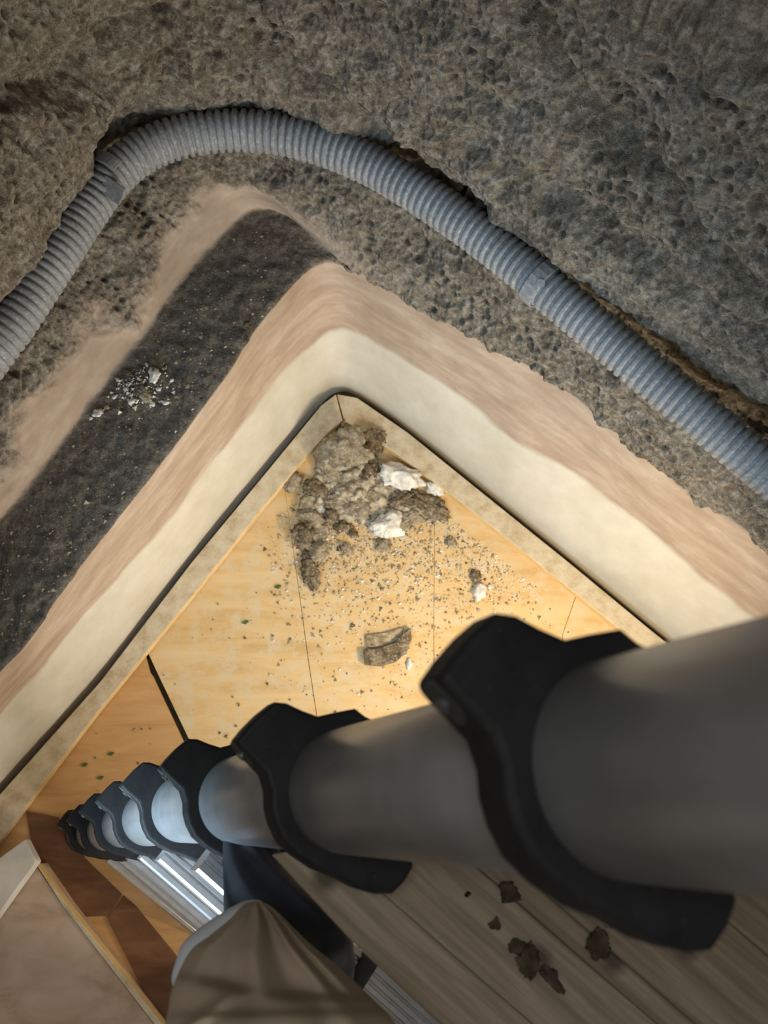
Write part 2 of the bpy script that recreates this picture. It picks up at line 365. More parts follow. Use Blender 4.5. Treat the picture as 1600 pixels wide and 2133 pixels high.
# ------------------------------------------------------------------ floor, panels
sub = slab('floor', [PH(-900, 1000, -.035), PH(800, 300, -.035), PH(2600, 1700, -.035), PH(900, 3300, -.035), PH(-1500, 3000, -.035)], .03, M_SUB, bev=0)
sub['kind'] = 'structure'
fl = sub
def panel(px, mat, h=0., th=.018, name='panel', parent=fl, bev=.001):
    return slab(name, [PH(x, y, h) for x, y in px], th, mat, parent, bev=bev)
panel([(-300, 2000), (296, 1340), (312, 1400), (318, 1408), (420, 1625), (620, 2060), (860, 2700), (-900, 2900)], M_FLOOR2)
panel([(298, 1338), (590, 1000), (596, 1036), (611.4, 1150), (643.8, 1390), (682, 1640), (760, 2050), (900, 2600), (640, 2060), (434, 1625), (327, 1400)], M_FLOOR, .0)
panel([(591, 1000), (705, 862), (904, 1008), (905, 1150), (903, 1310), (906, 1600), (920, 2550), (903, 2600), (763, 2050), (683, 1640), (645, 1390), (612, 1150)], M_FLOOR, .001)
panel([(904.6, 1008), (1206, 1222), (1172, 1320), (1160, 1600), (1120, 2500), (923, 2550), (909, 1600), (903.6, 1310), (905.6, 1150)], M_FLOOR, .002)
panel([(1207, 1222.5), (1900, 1785), (2300, 2300), (1123, 2500), (1163, 1600), (1172.8, 1320)], M_FLOOR, .0)
# dark board along the raised platform, two lengths; brown deepened to carry floor shade
panel([(55, 1690), (120, 1702), (178, 1790), (252, 1862), (222, 1908), (165, 1910), (72, 1808)], M_SHADED_BOARD, .006, .02)
panel([(256, 1866), (282, 1888), (392, 2022), (540, 2230), (410, 2290), (224, 1913)], M_SHADED_BOARD, .008, .022)
# battens forming the rim of the floor tray
def batten(name, outer, inner, h=.03, mat=M_TRIM):
    pts = [PH(x, y, h) for x, y in outer]+[PH(x, y, h) for x, y in reversed(inner)]
    o = slab(name, pts, h-.0035, mat, None, bev=.003); o['kind'] = 'structure'; return o
batten('baseboard_left', [(-424, 2158), (-204, 1895), (-3, 1657), (209, 1419), (400, 1169.5), (541, 999.5), (623, 900), (669, 844), (700, 820.5)],
       [(-420, 2268), (-200, 2006), (0, 1752), (200, 1488), (387, 1259), (547, 1059), (640, 948), (690, 895), (714, 876)])
batten('baseboard_right', [(702, 820.5), (744, 828), (849, 900), (999, 1021), (1189, 1174), (1350, 1307), (1602, 1511), (1902, 1756)],
       [(717, 876), (752, 898), (830, 948), (950, 1038), (1150, 1197), (1300, 1318), (1570, 1545), (1880, 1800)])

# ------------------------------------------------------------------ lower left platform and white block
pf = empty('low_platform', PH(0, 2100, .0))
def pslab(name, px, h, th, mat, bev=.002):
    o = slab(name, [PH(x, y, h)-np.array(pf.location) for x, y in px], th, mat, pf, bev=bev); return o
pslab('board', [(-260, 2260), (-120, 2020), (0, 1850), (72, 1800), (130, 1885), (320, 2133), (460, 2330), (300, 2500)], .10, .10, M_CHIP)
pslab('edge_batten', [(73, 1797), (81, 1806), (140, 1885), (338, 2133), (475, 2330), (462, 2334), (322, 2134), (131, 1887)], .105, .035, M_TRIM)
tag(pf, 'low platform of pinkish board with a pale batten edge in the lower left', 'platform')
wb = slab('white_box', [PH(x, y, .145) for x, y in [(-160, 1905), (52, 1748), (76, 1795), (-10, 1915), (-150, 2090)]], .038, M_WHITE, bev=.003)
tag(wb, 'white flat box lying on the corner of the low platform', 'box')

# ------------------------------------------------------------------ corrugated hose
def hose():
    ctr = [(-330, 1150), (-200, 975), (-100, 840), (-30, 748), (30, 668), (85, 585), (135, 508), (185, 432), (240, 362), (305, 312), (390, 282), (480, 272), (560, 276), (640, 292), (720, 320), (800, 358), (900, 420), (1000, 490), (1100, 568), (1200, 652), (1300, 735), (1400, 818), (1500, 900), (1600, 982), (1750, 1105), (1900, 1230)]
    pts = np.array([PH(x, y, .85) for x, y in ctr]); P = crs(pts, 4200)
    s = np.r_[0, np.cumsum(np.linalg.norm(np.diff(P, axis=0), axis=1))]; L = s[-1]
    pitch = .0185; nper = 8; n = int(L/pitch)*nper
    u = np.linspace(0, L, n+1); Q = np.stack([np.interp(u, s, P[:, k]) for k in range(3)], 1)
    for _ in range(30): Q[1:-1] = (Q[:-2]+2*Q[1:-1]+Q[2:])/4
    T = np.gradient(Q, axis=0); T /= np.linalg.norm(T, axis=1)[:, None]
    zz = np.array([0, 0, 1.]); A = np.cross(T, zz); A /= np.linalg.norm(A, axis=1)[:, None]; B = np.cross(A, T)
    ph = (np.arange(n+1) % nper); prof = np.array([1, 1.005, 1, .985, .86, .83, .86, .985])[ph]
    zc = .047*prof; m = 28; th = np.linspace(0, 2*np.pi, m, endpoint=False)
    Vt = Q[:, None]+zc[:, None, None]*(np.cos(th)[None, :, None]*A[:, None]+np.sin(th)[None, :, None]*B[:, None])
    idx = np.arange((n+1)*m).reshape(n+1, m); r = np.roll(idx, -1, 1)
    f = np.stack([idx[:-1], r[:-1], r[1:], idx[1:]], -1).reshape(-1, 4)
    o = mesh('body', Vt.reshape(-1, 3), f, M_HOSE, None, True)
    return o, Q, A, B, T
hs, HQ, HA, HB, HT = hose()
hose_o = empty('corrugated_hose', tuple(HQ[len(HQ)//3])); hs.parent = hose_o; hs.matrix_parent_inverse = Matrix.Translation(hose_o.location).inverted()
tag(hose_o, 'dusty grey corrugated hose running along both tuff walls around the corner', 'hose')
def strap(px, py, w, a0, a1, name, lab, thick=.005, rr=.048):
    # clip wrapped round the hose: an arc band
    tgt = np.array([np.dot(ray(px, py)/np.linalg.norm(ray(px, py)), (q-np.array([0, 0, HC]))/np.linalg.norm(q-np.array([0, 0, HC]))) for q in HQ])
    i = int(np.argmax(tgt)); q, A, B, T = HQ[i], HA[i], HB[i], HT[i]
    n = 14; v = []
    for k in range(n+1):
        a = a0+(a1-a0)*k/n
        d = math.cos(a)*A+math.sin(a)*B
        for r in (rr, rr+thick):
            for s_ in (-w/2, w/2): v.append(q+d*r+T*s_)
    f = []
    for k in range(n):
        b = 4*k; c = b+4
        f += [(b, b+1, c+1, c), (b+2, c+2, c+3, b+3), (b, c, c+2, b+2), (b+1, b+3, c+3, c+1)]
    f += [(0, 2, 3, 1), (4*n, 4*n+1, 4*n+3, 4*n+2)]
    v = [p-q for p in v]
    o = mesh(name, v, f, M_HOSE); o.location = q; bevel(o, .0015)
    return tag(o, *lab), q, A, B, T
clip_lab = 'grey plastic clip strap gripping the hose on the right wall'
st, q, A, B, T = strap(1128, 590, .032, math.radians(-80), math.radians(200), 'hose_clip', (clip_lab, 'clip'))
# knob on the strap, facing the camera
tc = np.array([0, 0, HC])-q; tc /= np.linalg.norm(tc)
def disc(c, nrm, r, t, mat, name, parent, seg=18):
    nrm = nrm/np.linalg.norm(nrm); a = np.cross(nrm, [0, 0, 1.]); a /= np.linalg.norm(a); b = np.cross(nrm, a)
    v = [c+r*(math.cos(x)*a+math.sin(x)*b) for x in np.linspace(0, 2*np.pi, seg, endpoint=False)]
    v += [p+nrm*t for p in v]
    f = [tuple(range(seg)), tuple(range(seg, 2*seg))]+[(i, (i+1) % seg, seg+(i+1) % seg, seg+i) for i in range(seg)]
    return mesh(name, v, f, mat, parent)
kn = disc(tc*.049+T*.0, tc, .009, .006, M_HOSE, 'button', st)
# left clip: a broken square tab plus strap stub
st2, q, A, B, T = strap(238, 365, .030, math.radians(60), math.radians(215), 'hose_clip', ('broken grey plastic clip with square tab on the left bend of the hose', 'clip'), .004)
tc = np.array([0, 0, HC])-q; tc /= np.linalg.norm(tc)
tabpx = [(219, 364), (262, 392), (248, 428), (203, 402)]
zt = np.linalg.norm(q-np.array([0, 0, HC]))
zd = float(np.dot(q-np.array([0, 0, HC]), c2w([0, 0, 1])))-.055
tv = [W(x, y, zd)-q for x, y in tabpx]; slab('tab', tv, .012, M_HOSE, st2, down=-tc, bev=.002)

# ------------------------------------------------------------------ ladder
LV = np.array([-13-CX, 1707-CY, F]); LV /= np.linalg.norm(LV)
c1 = np.array([(1297.2-CX)/F*.3313, (1596.9-CY)/F*.3313, .3313])
dy = [0, 0, 0, 8, 22, 30, 40, 42, 44, 44]; dx = [0, 0, 5, 8, 9, 9, 9, 9, 9]
R0T = .0412
centers = []; 
for k in range(9):
    P = c1+LV*.30*k
    if k: P = P+np.array([dx[k]/F*P[2], dy[k]/F*P[2], 0])
    centers.append(P)
centers[8] = c1+LV*.30*7.3+np.array([0, 44/F*2.2, 0])                # foot
top = c1-LV*.42
rad = [R0T*(1+.015*k) for k in range(9)]
# collar profile from the nearest collar, in its own plane
u0 = np.cross(LV, [0, 0, 1.]); u0 /= np.linalg.norm(u0); v0 = np.cross(LV, u0)
def onplane(x, y):
    d = np.array([(x-CX)/F, (y-CY)/F, 1.]); t = np.dot(c1, LV)/np.dot(d, LV); p = d*t-c1
    return np.array([np.dot(p, u0), np.dot(p, v0)])
cont = [(1300, 1308), (1240, 1318), (1185, 1330), (1130, 1306), (1080, 1279), (1040, 1273), (995, 1312), (952, 1362), (918, 1412), (945, 1446), (990, 1492), (1030, 1535), (1052, 1600), (1058, 1660), (1076, 1722), (1110, 1790), (1165, 1845), (1240, 1897), (1310, 1925), (1380, 1965), (1440, 1985), (1490, 1982), (1522, 1935), (1545, 1875)]
prof = [onplane(*p) for p in cont]
ang = [math.atan2(p[1], p[0]) for p in prof]; ro = .0515
a_s, a_e = ang[-1], ang[0]
# close behind the tube with an arc, going the way that does not cross the contour
tot = (a_s-a_e) % (2*math.pi)
mid = math.atan2(*(onplane(1700, 1500)[::-1]))
def arc(a, b, via):
    d = (b-a) % (2*math.pi); 
    if ((via-a) % (2*math.pi)) > d: d -= 2*math.pi
    return [a+d*k/14 for k in range(1, 14)]
arcp = [np.array([math.cos(x)*ro, math.sin(x)*ro]) for x in arc(a_s, a_e, mid)]
rough = [np.array(p) for p in prof]+arcp
# corner points stay sharp, the rest is smoothed a little
full = rough
def ring_frame(k):
    a = centers[min(k+1, 8)]-centers[k]; a /= np.linalg.norm(a)
    u = u0-np.dot(u0, a)*a; u /= np.linalg.norm(u); v = np.cross(a, u)
    return u, v, a
def fr2mat(P, u, v, a):
    P = W(0, 0, 0)+c2w(P); u, v, a = c2w(u), c2w(v), c2w(a)
    return Matrix(((u[0], v[0], a[0], P[0]), (u[1], v[1], a[1], P[1]), (u[2], v[2], a[2], P[2]), (0, 0, 0, 1)))
TH = .024
n = len(full)
cv = [(p[0], p[1], 0) for p in full]+[(p[0], p[1], TH) for p in full]
cf = [tuple(range(n)), tuple(range(2*n-1, n-1, -1))]+[(i, (i+1) % n, n+(i+1) % n, n+i) for i in range(n)]
foot = c2w(centers[8])+np.array([0, 0, HC])
lad = empty('telescopic_ladder', tuple(foot)); LI = Matrix.Translation(lad.location).inverted()
tag(lad, 'telescopic aluminium ladder with black plastic collars leaning up toward the viewer', 'ladder')
def child(o, parent=lad):
    o.parent = parent; return o
col0 = mesh('collar', cv, cf, M_COLLAR); bevel(col0, .0035, 3, 50)
tip = (onplane(918, 1412)+onplane(1000, 1500))/2
dirn = onplane(1000, 1500)-onplane(918, 1412); dirn /= np.linalg.norm(dirn); nr = np.array([dirn[1], -dirn[0]])
if np.dot(nr, tip) < 0: nr = -nr
def local_disc(name, c, nrm, r, t, mat, sx=1., seg=16):
    nrm = np.array(nrm)/np.linalg.norm(nrm); b = np.array([0, 0, 1.]); a = np.cross(nrm, b)
    v = [np.array(c)+r*sx*math.cos(x)*a+r*math.sin(x)*b for x in np.linspace(0, 2*np.pi, seg, endpoint=False)]
    v += [p+nrm*t for p in v]
    f = [tuple(range(seg)), tuple(range(seg, 2*seg))]+[(i, (i+1) % seg, seg+(i+1) % seg, seg+i) for i in range(seg)]
    return mesh(name, v, f, mat)
cc = np.array([tip[0], tip[1], TH*.5])
sock0 = local_disc('socket', cc-np.array([nr[0], nr[1], 0])*.001, (nr[0], nr[1], 0), .0085, .0018, M_NUT, 1.3)
scr0 = local_disc('screw', cc+np.array([nr[0], nr[1], 0])*.0005, (nr[0], nr[1], 0), .0035, .0022, M_SCREW, 1)
def cp(o, parent=None):
    c = o.copy(); S.collection.objects.link(c)
    if parent is not None: c.parent = parent
    return c
def put(o, mw, parent=lad):
    o.parent = parent; o.matrix_parent_inverse = Matrix.Identity(4)
    o.matrix_local = LI @ mw
twist = lambda k: math.radians(-1.8*max(0, k-1))
for k in range(8):
    u, v, a = ring_frame(k); t = twist(k)
    s_ = (rad[k]/rad[0])
    mw = fr2mat(centers[k], u, v, a) @ Matrix.Rotation(t, 4, 'Z') @ Matrix.Diagonal((s_, s_, 1, 1))
    if k == 0: c, so, sc = col0, sock0, scr0
    else: c = cp(col0); so = cp(sock0); sc = cp(scr0)
    put(c, mw)
    so.parent = c; sc.parent = c
# tubes
def tube_mesh(r, L, seg=64, nring=2, cap=True):
    v = []; f = []
    zs = [0, L]
    for z in zs:
        for i in range(seg): x = 2*math.pi*i/seg; v.append((r*math.cos(x), r*math.sin(x), z))
    for i in range(seg): f.append((i, (i+1) % seg, seg+(i+1) % seg, seg+i))
    f.append(tuple(range(seg))); f.append(tuple(range(seg, 2*seg)))
    return v, f
def add_tube(P, Q, r, mat, name='stile_tube', seg=64):
    d = np.array(Q)-P; L = np.linalg.norm(d); a = d/L; u = u0-np.dot(u0, a)*a; u /= np.linalg.norm(u); v = np.cross(a, u)
    vv, ff = tube_mesh(r, L, seg); o = mesh(name, vv, ff, mat)
    o.data.shade_smooth(); e = o.modifiers.new('bevel', 'BEVEL'); e.width = .001; e.segments = 2; e.limit_method = 'ANGLE'; e.angle_limit = 1.0
    put(o, fr2mat(P, u, v, a)); return o
allc = [top]+centers
for k in range(9):
    r = R0T*(1+.015*(k-1)) if k else R0T*.995
    add_tube(allc[k], allc[k+1], r, M_TUBE)
# foot cap
add_tube(centers[8]-LV*.0, centers[8]+LV*.05, rad[8]*1.12, M_BLACK, 'foot_cap', 40)
# rungs : fluted aluminium treads with a second stile beyond
def rdir(k):
    ry = {2: .957, 3: .95, 4: .94, 5: .93, 6: .92, 7: .909, 1: 1.0}[k]
    a = LV; rz = -(a[0]*1+a[1]*ry)/a[2]; r = np.array([1, ry, rz]); return r/np.linalg.norm(r)
def rung_profile(w, h, ng=4):
    """fluted top: list of (s, z) with z<0 toward the camera"""
    pts = [(-w/2, h), (-w/2, .003), (-w/2+.003, 0)]
    pitch = (w-.012)/ng
    for g in range(ng):
        s = -w/2+.006+g*pitch
        pts += [(s, 0), (s+pitch*.15, .0035), (s+pitch*.4, .0035), (s+pitch*.55, 0)]
    pts += [(w/2-.003, 0), (w/2, .003), (w/2, h)]
    return pts
WR = .046; RL = .40; other = []
TIPS = {1: (830, 1850), 2: (553, 1800), 3: (442, 1782), 4: (382, 1780), 5: (342, 1782), 6: (310, 1786), 7: (280, 1790)}
for k in range(1, 8):
    rd = rdir(k); a = LV; sd = np.cross(a, rd)
    if sd[0] < 0: sgn = -1
    else: sgn = 1
    off = .012 if k > 1 else .10
    d_ = np.array([(TIPS[k][0]-CX)/F, (TIPS[k][1]-CY)/F, 1.]); t_ = np.dot(centers[k]+a*off, a)/np.dot(d_, a)
    P0 = d_*t_-sd*sgn*WR/2-rd*(.05 if k > 1 else 0)
    pts = rung_profile(WR, .03); m = len(pts); vv = []
    for L in (0, RL):
        for s, z in pts: vv.append((L, s, z))
    ff = [(i, (i+1) % m, m+(i+1) % m, m+i) for i in range(m)]+[tuple(range(m)), tuple(range(m, 2*m))]
    o = mesh('rung', vv, ff, M_RUNG); put(o, fr2mat(P0, rd, sd, a))
    other.append(centers[k]+rd*(RL+rad[k]*1.7))
    if k == 2:
        L0 = .185; w_ = WR*.56; b_ = [(L0+x, y, z) for z in (-.003, .006) for x, y in ((0, -w_), (.018, -w_), (.018, w_), (0, w_))]
        q = mesh('bracket', b_, [(0, 1, 2, 3), (4, 5, 6, 7), (0, 1, 5, 4), (1, 2, 6, 5), (2, 3, 7, 6), (3, 0, 4, 7)], M_NUT); put(q, fr2mat(P0, rd, sd, a))
    if k == 7:
        # sticker patch on the lowest tread
        tv = [(.045, -.02, -.0008), (.075, -.02, -.0008), (.07, -.006, -.0008), (.05, -.006, -.0008)]
        v2 = tv+[(x, y, z+.0016) for x, y, z in tv]
        q = mesh('sticker', [(x-.0, y*.6, z) for x, y, z in v2], [(0, 1, 2, 3), (7, 6, 5, 4), (0, 4, 5, 1), (1, 5, 6, 2), (2, 6, 7, 3), (3, 7, 4, 0)], M_RED); put(q, fr2mat(P0, rd, sd, a)); q['label'] = 'red sticker'
pp = [2*other[1]-other[2]] + other[1:] + [other[-1]+LV*.3*.3]
for k in range(len(pp)-1): add_tube(pp[k], pp[k+1], rad[min(k+1, 8)], M_TUBE)
for k in range(1, len(pp)-1):
    u, v, a = ring_frame(min(k+1, 7)); c = cp(col0); put(c, fr2mat(pp[k], -u, -v, a))
add_tube(pp[-1], pp[-1]+LV*.05, rad[8]*1.12, M_BLACK, 'foot_cap', 40)

# ------------------------------------------------------------------ wooden boards resting on the ladder rung, lower right
lug = centers[1]; hp = (np.array([0, 0, HC])+c2w(W(0, 0, 0)*0))[2]
PZ = .64
hpl = W(760, 1830, PZ)[2]
def plank(px, dh=0., label=None):
    pts = [PH(x, y, hpl+dh) for x, y in px]
    c = sum(pts)/len(pts); 
    o = slab('plank', [p-c for p in pts], .022, M_PLANK, None, bev=.002)
    # grain along the boards: rotate the object frame
    d = PH(1300, 2133, hpl)-PH(800, 1700, hpl); an = math.atan2(d[1], d[0])
    R = Matrix.Rotation(-an, 4, 'Z'); o.data.transform(R); o.rotation_euler = (0, 0, an); o.location = c
    return o
bundle = [
 ([(564, 1780), (600, 1774), (692, 1770), (2450, 3300), (2200, 3300), (1208, 2400), (912, 2131), (743, 1972)], 0, 'grey-brown plank beside the bright rung edge'),
 ([(692, 1770), (928, 1750), (2709, 3300), (2450, 3300)], .002, 'grey-brown plank carrying most of the dark crumbs'),
 ([(928, 1750), (1009, 1750), (2791, 3300), (2709, 3300)], -.002, 'narrow sunken plank crossed by the dark clod below the nearest collar'),
 ([(1009, 1750), (1287, 1720), (2989, 3200), (2791, 3300)], .003, 'wide plank under the nearest collar lug'),
 ([(1287, 1720), (1800, 1600), (3200, 2700), (2989, 3200)], .001, 'outermost plank at the right edge under the ladder tube')]
for px, dh, lb in bundle: tag(plank(px, dh), lb, 'plank', 'planks under the ladder top')

# ------------------------------------------------------------------ person : knee, lower leg, boot
per = empty('person', tuple(W(600, 1990, 1.06)))
tag(per, 'person in khaki trousers and a black boot standing on the ladder, knee bent', 'person')
PI_ = np.array(per.location)
def loft(name, secs, mat, parent, fn=None, m=72, sub=1):
    v = []; f = []
    S_ = crs(np.array(secs), len(secs)*(14 if fn is folds else 5))
    for i, (xc, yc, w, z, b, sk) in enumerate(S_):
        for j in range(m):
            a = 2*math.pi*j/m; ww = w*math.cos(a); dz = -b*math.sin(a)
            if fn: dw, dd = fn(i/(len(S_)-1), a, yc); ww += dw; dz += dd
            v.append(W(xc+ww, yc+sk*math.cos(a), z+dz)-PI_)
    n = len(S_)
    for i in range(n-1):
        for j in range(m): f.append((i*m+j, i*m+(j+1) % m, (i+1)*m+(j+1) % m, (i+1)*m+j))
    f.append(tuple(range(m))); f.append(tuple(range((n-1)*m, n*m)))
    o = mesh(name, v, f, mat, parent, True)
    if sub: s = o.modifiers.new('sub', 'SUBSURF'); s.levels = 1; s.render_levels = 1
    return o
def folds(t, a, y):
    d = 0.; x = -math.cos(a)                                          # x: -1 right .. 1 left across the front
    on = 1/(1+math.exp(-(y-1893)/10.)); g = lambda c, w: math.exp(-((a-c)/w)**2)
    low = 1/(1+math.exp(-(y-2058-22*x*-1-14*(1-abs(x)))/4.))
    k = on*(1-low)
    d += k*(-.014*g(1.66, .10)+.010*g(1.95, .16)-.020*g(1.05-(y-1900)*.0008, .10)+.014*g(1.32, .13)-.012*g(.62, .09)+.010*g(.80, .08)-.010*g(2.5, .15))
    d += low*(-.022-.012*g(2.1+(y-2090)*.008, .10)+.012*g(1.75, .2)-.008*g(.9, .12)+.008*g(1.15, .12))
    return 0., d
tr = loft('trouser_leg', [(534, 1878, 12, .62, .008, 0), (538, 1890, 34, .61, .018, 3), (544, 1925, 68, .585, .034, 8), (543, 1960, 108, .565, .045, 10), (543, 1992, 148, .55, .052, 10), (558, 2055, 197, .525, .06, 4), (572, 2100, 222, .505, .064, -3), (582, 2133, 240, .485, .066, -5), (600, 2250, 290, .46, .068, 0), (620, 2500, 350, .43, .07, 0), (680, 2900, 420, .42, .08, 0)], M_KHAKI, per, folds)
tr2 = loft('trouser_shin', [(590, 2080, 90, .58, .03, 0), (600, 2060, 90, .62, .04, 0), (608, 2030, 84, .66, .04, 0), (612, 2020, 80, .69, .04, 0)], M_KHAKI, per)
ln = loft('lining', [(528, 1874, 12, .655, .01, 0), (520, 1890, 40, .65, .02, 0), (500, 1925, 74, .64, .02, 0), (482, 1960, 98, .632, .02, 0), (486, 1995, 118, .625, .02, 0), (515, 2045, 158, .62, .02, 0), (540, 2090, 160, .62, .02, 0)], M_LINING, per)
ln['label'] = 'pale lining showing along the left edge of the knee'
bt = loft('boot', [(508, 1728, 24, .835, .012, 0), (512, 1742, 46, .83, .022, 0), (530, 1790, 66, .82, .03, 0), (560, 1850, 95, .80, .04, 0), (585, 1900, 119, .785, .045, 0), (600, 1950, 133, .77, .05, 0), (603, 2000, 134, .76, .055, 0), (598, 2060, 130, .76, .05, 0), (598, 2110, 90, .775, .04, 0)], M_BOOT, per,
     lambda t, a, y: (0, .004*math.sin(a*6+y*.03)+.003*math.sin(a*3-y*.05)))
sh = loft('boot_shaft', [(600, 2050, 106, .755, .05, 0), (600, 2045, 100, .72, .05, 0), (600, 2045, 96, .68, .045, 0), (600, 2050, 90, .65, .04, 0)], M_BOOT, per)
so = loft('sole', [(508, 1728, 28, .842, .006, 0), (512, 1742, 50, .842, .008, 0), (532, 1795, 70, .842, .008, 0), (575, 1880, 108, .840, .008, 0), (603, 1980, 134, .836, .008, 0), (598, 2060, 132, .834, .008, 0), (598, 2116, 86, .834, .008, 0)], M_NUT, per)

# ------------------------------------------------------------------ rubble and crumbs
def chunk(px, py, wpx, hpx, rot, mat, seed, h=0., flat=.6, name='stone_chunk', rough=.22):
    """an irregular lump standing on height h, about wpx x hpx pixels seen from above"""
    c = PH(px, py, h); sc = (HC-h)/F*.97; rx, ry = wpx/2*sc, hpx/2*sc; rz = min(rx, ry)*flat
    bm = bmesh.new(); bmesh.ops.create_icosphere(bm, subdivisions=4 if wpx > 45 else (3 if wpx > 22 else 2), radius=1)
    P = np.array([v.co[:] for v in bm.verts]); r_ = np.random.RandomState(seed)
    # cut by random planes for facets
    for _ in range(9):
        d = r_.normal(size=3); d /= np.linalg.norm(d); lim = r_.uniform(.62, .92); s = P@d; ov = np.maximum(0, s-lim); P = P-ov[:, None]*d*.9
    nn = fbm(P*2.1+seed*3.1, 4, seed); n3 = fbm(P*6+seed, 3, seed+7); P = P*(1+rough*nn+rough*.55*n3+rough*.3*fbm(P*13+seed, 2, seed+9))[:, None]
    P = P*np.array([rx, ry, rz])
    P[:, 2] -= P[:, 2].min(); P[:, 2] -= rz*.25; P[:, 2] = np.maximum(P[:, 2], 0.0005)
    for v, p in zip(bm.verts, P): v.co = p
    me = bpy.data.meshes.new(name); bm.to_mesh(me); bm.free(); me.materials.append(mat)
    if wpx < 22 or True: me.shade_smooth()
    o = link(bpy.data.objects.new(name, me)); o.location = c; o.rotation_euler = (0, 0, -rot)
    return o
big = [
 (718, 955, 130, 118, .2, M_STONE, 'largest rounded grey stone wedged into the floor corner', .75),
 (778, 925, 60, 70, .7, M_DSTONE, 'dark pitted stone leaning on the right rim beside the largest stone', .8),
 (722, 892, 62, 40, .1, M_DSTONE, 'brown stone at the very tip of the floor corner', .6),
 (832, 998, 105, 62, .25, M_PLAS, 'large white plaster lump beside the right rim', .7),
 (905, 1022, 52, 34, .7, M_PLAS, 'small white plaster lump touching the right rim', .6),
 (885, 1054, 125, 46, .45, M_DSTONE, 'brown wedge shaped shard below the white plaster', .55),
 (810, 1098, 72, 58, -.3, M_PLAS, 'white plaster lump in the middle of the rubble', .6),
 (852, 1085, 70, 42, -.4, M_STONE, 'grey flat chunk right of the middle plaster lump', .5),
 (610, 1008, 34, 66, .55, M_STONE, 'long upright pebble against the left rim', .6),
 (655, 1020, 50, 40, .2, M_DSTONE, 'dark chunk between pebble and largest stone', .6),
 (700, 1050, 54, 36, .1, M_STONE, 'grey chunk below the largest stone', .6),
 (745, 1062, 62, 50, .4, M_STONE, 'sandy chunk in the centre of the rubble', .6),
 (672, 1062, 34, 22, .1, M_PLAS, 'small white flake left in the rubble', .4),
 (715, 1098, 44, 30, -.2, M_DSTONE, 'dark flat chunk at the lower centre of the rubble', .5),
 (650, 1082, 60, 44, .3, M_STONE, 'pale rough chunk at the left of the rubble', .6),
 (632, 1118, 56, 62, .2, M_DSTONE, 'dark brown lump at the left edge of the rubble', .6),
 (662, 1150, 46, 50, .6, M_STONE, 'grey lump above the rubble tail', .55),
 (648, 1196, 44, 66, -.25, M_DSTONE, 'pointed clump at the tail of the rubble', .55),
 (722, 1145, 34, 30, .3, M_STONE, 'small grey pebble below the rubble', .5),
 (800, 1140, 40, 30, .2, M_STONE, 'small grey pebble under the middle plaster lump', .4),
 (990, 1200, 26, 30, .2, M_DSTONE, 'small dark stone beside the white pebble', .5),
 (998, 1234, 32, 36, .2, M_PLAS, 'white pebble alone on the floor above the nearest collar', .6),
 (852, 1384, 16, 26, .2, M_PLAS, 'tiny white chip below the brown curved shard', .5),
 (938, 1130, 30, 26, .2, M_STONE, 'grey pebble in the grit by the right rim', .5),
 (690, 985, 66, 60, .9, M_STONE, 'pale stone low on the left flank of the largest stone', .55),
 (762, 985, 58, 50, .5, M_DSTONE, 'pitted brown stone between the largest stone and the white lump', .75),
 (640, 1050, 40, 44, .4, M_STONE, 'pale chunk just below the dark chunk by the left rim', .5),
 (775, 1035, 46, 34, .4, M_STONE, 'sandy chunk between the two big white lumps', .7),
 (835, 1048, 70, 38, -.5, M_DSTONE, 'dark slanting chunk under the large white lump', .75),
 (690, 1075, 40, 34, .8, M_DSTONE, 'dark angular chunk beside the small white flake', .6),
 (668, 1105, 38, 30, 1.2, M_STONE, 'grey angular chunk right of the dark brown lump', .5),
 (640, 1160, 30, 26, .4, M_DSTONE, 'small brown stone on the left side of the tail', .5),
 (735, 1112, 26, 22, .3, M_DSTONE, 'small brown stone below the dark flat chunk', .5),
 (1020, 1222, 14, 12, .2, M_PLAS, 'tiny white chip right of the lone white pebble', .5)]
for i, (x, y, w, h_, r_, m, lb, fl_) in enumerate(big):
    o = chunk(x, y, w, h_, r_, m, 100+i, .0, fl_, 'plaster_lump' if m is M_PLAS else 'stone_chunk', .55)
    tag(o, lb, 'stone' if m is not M_PLAS else 'plaster', 'rubble in the floor corner')
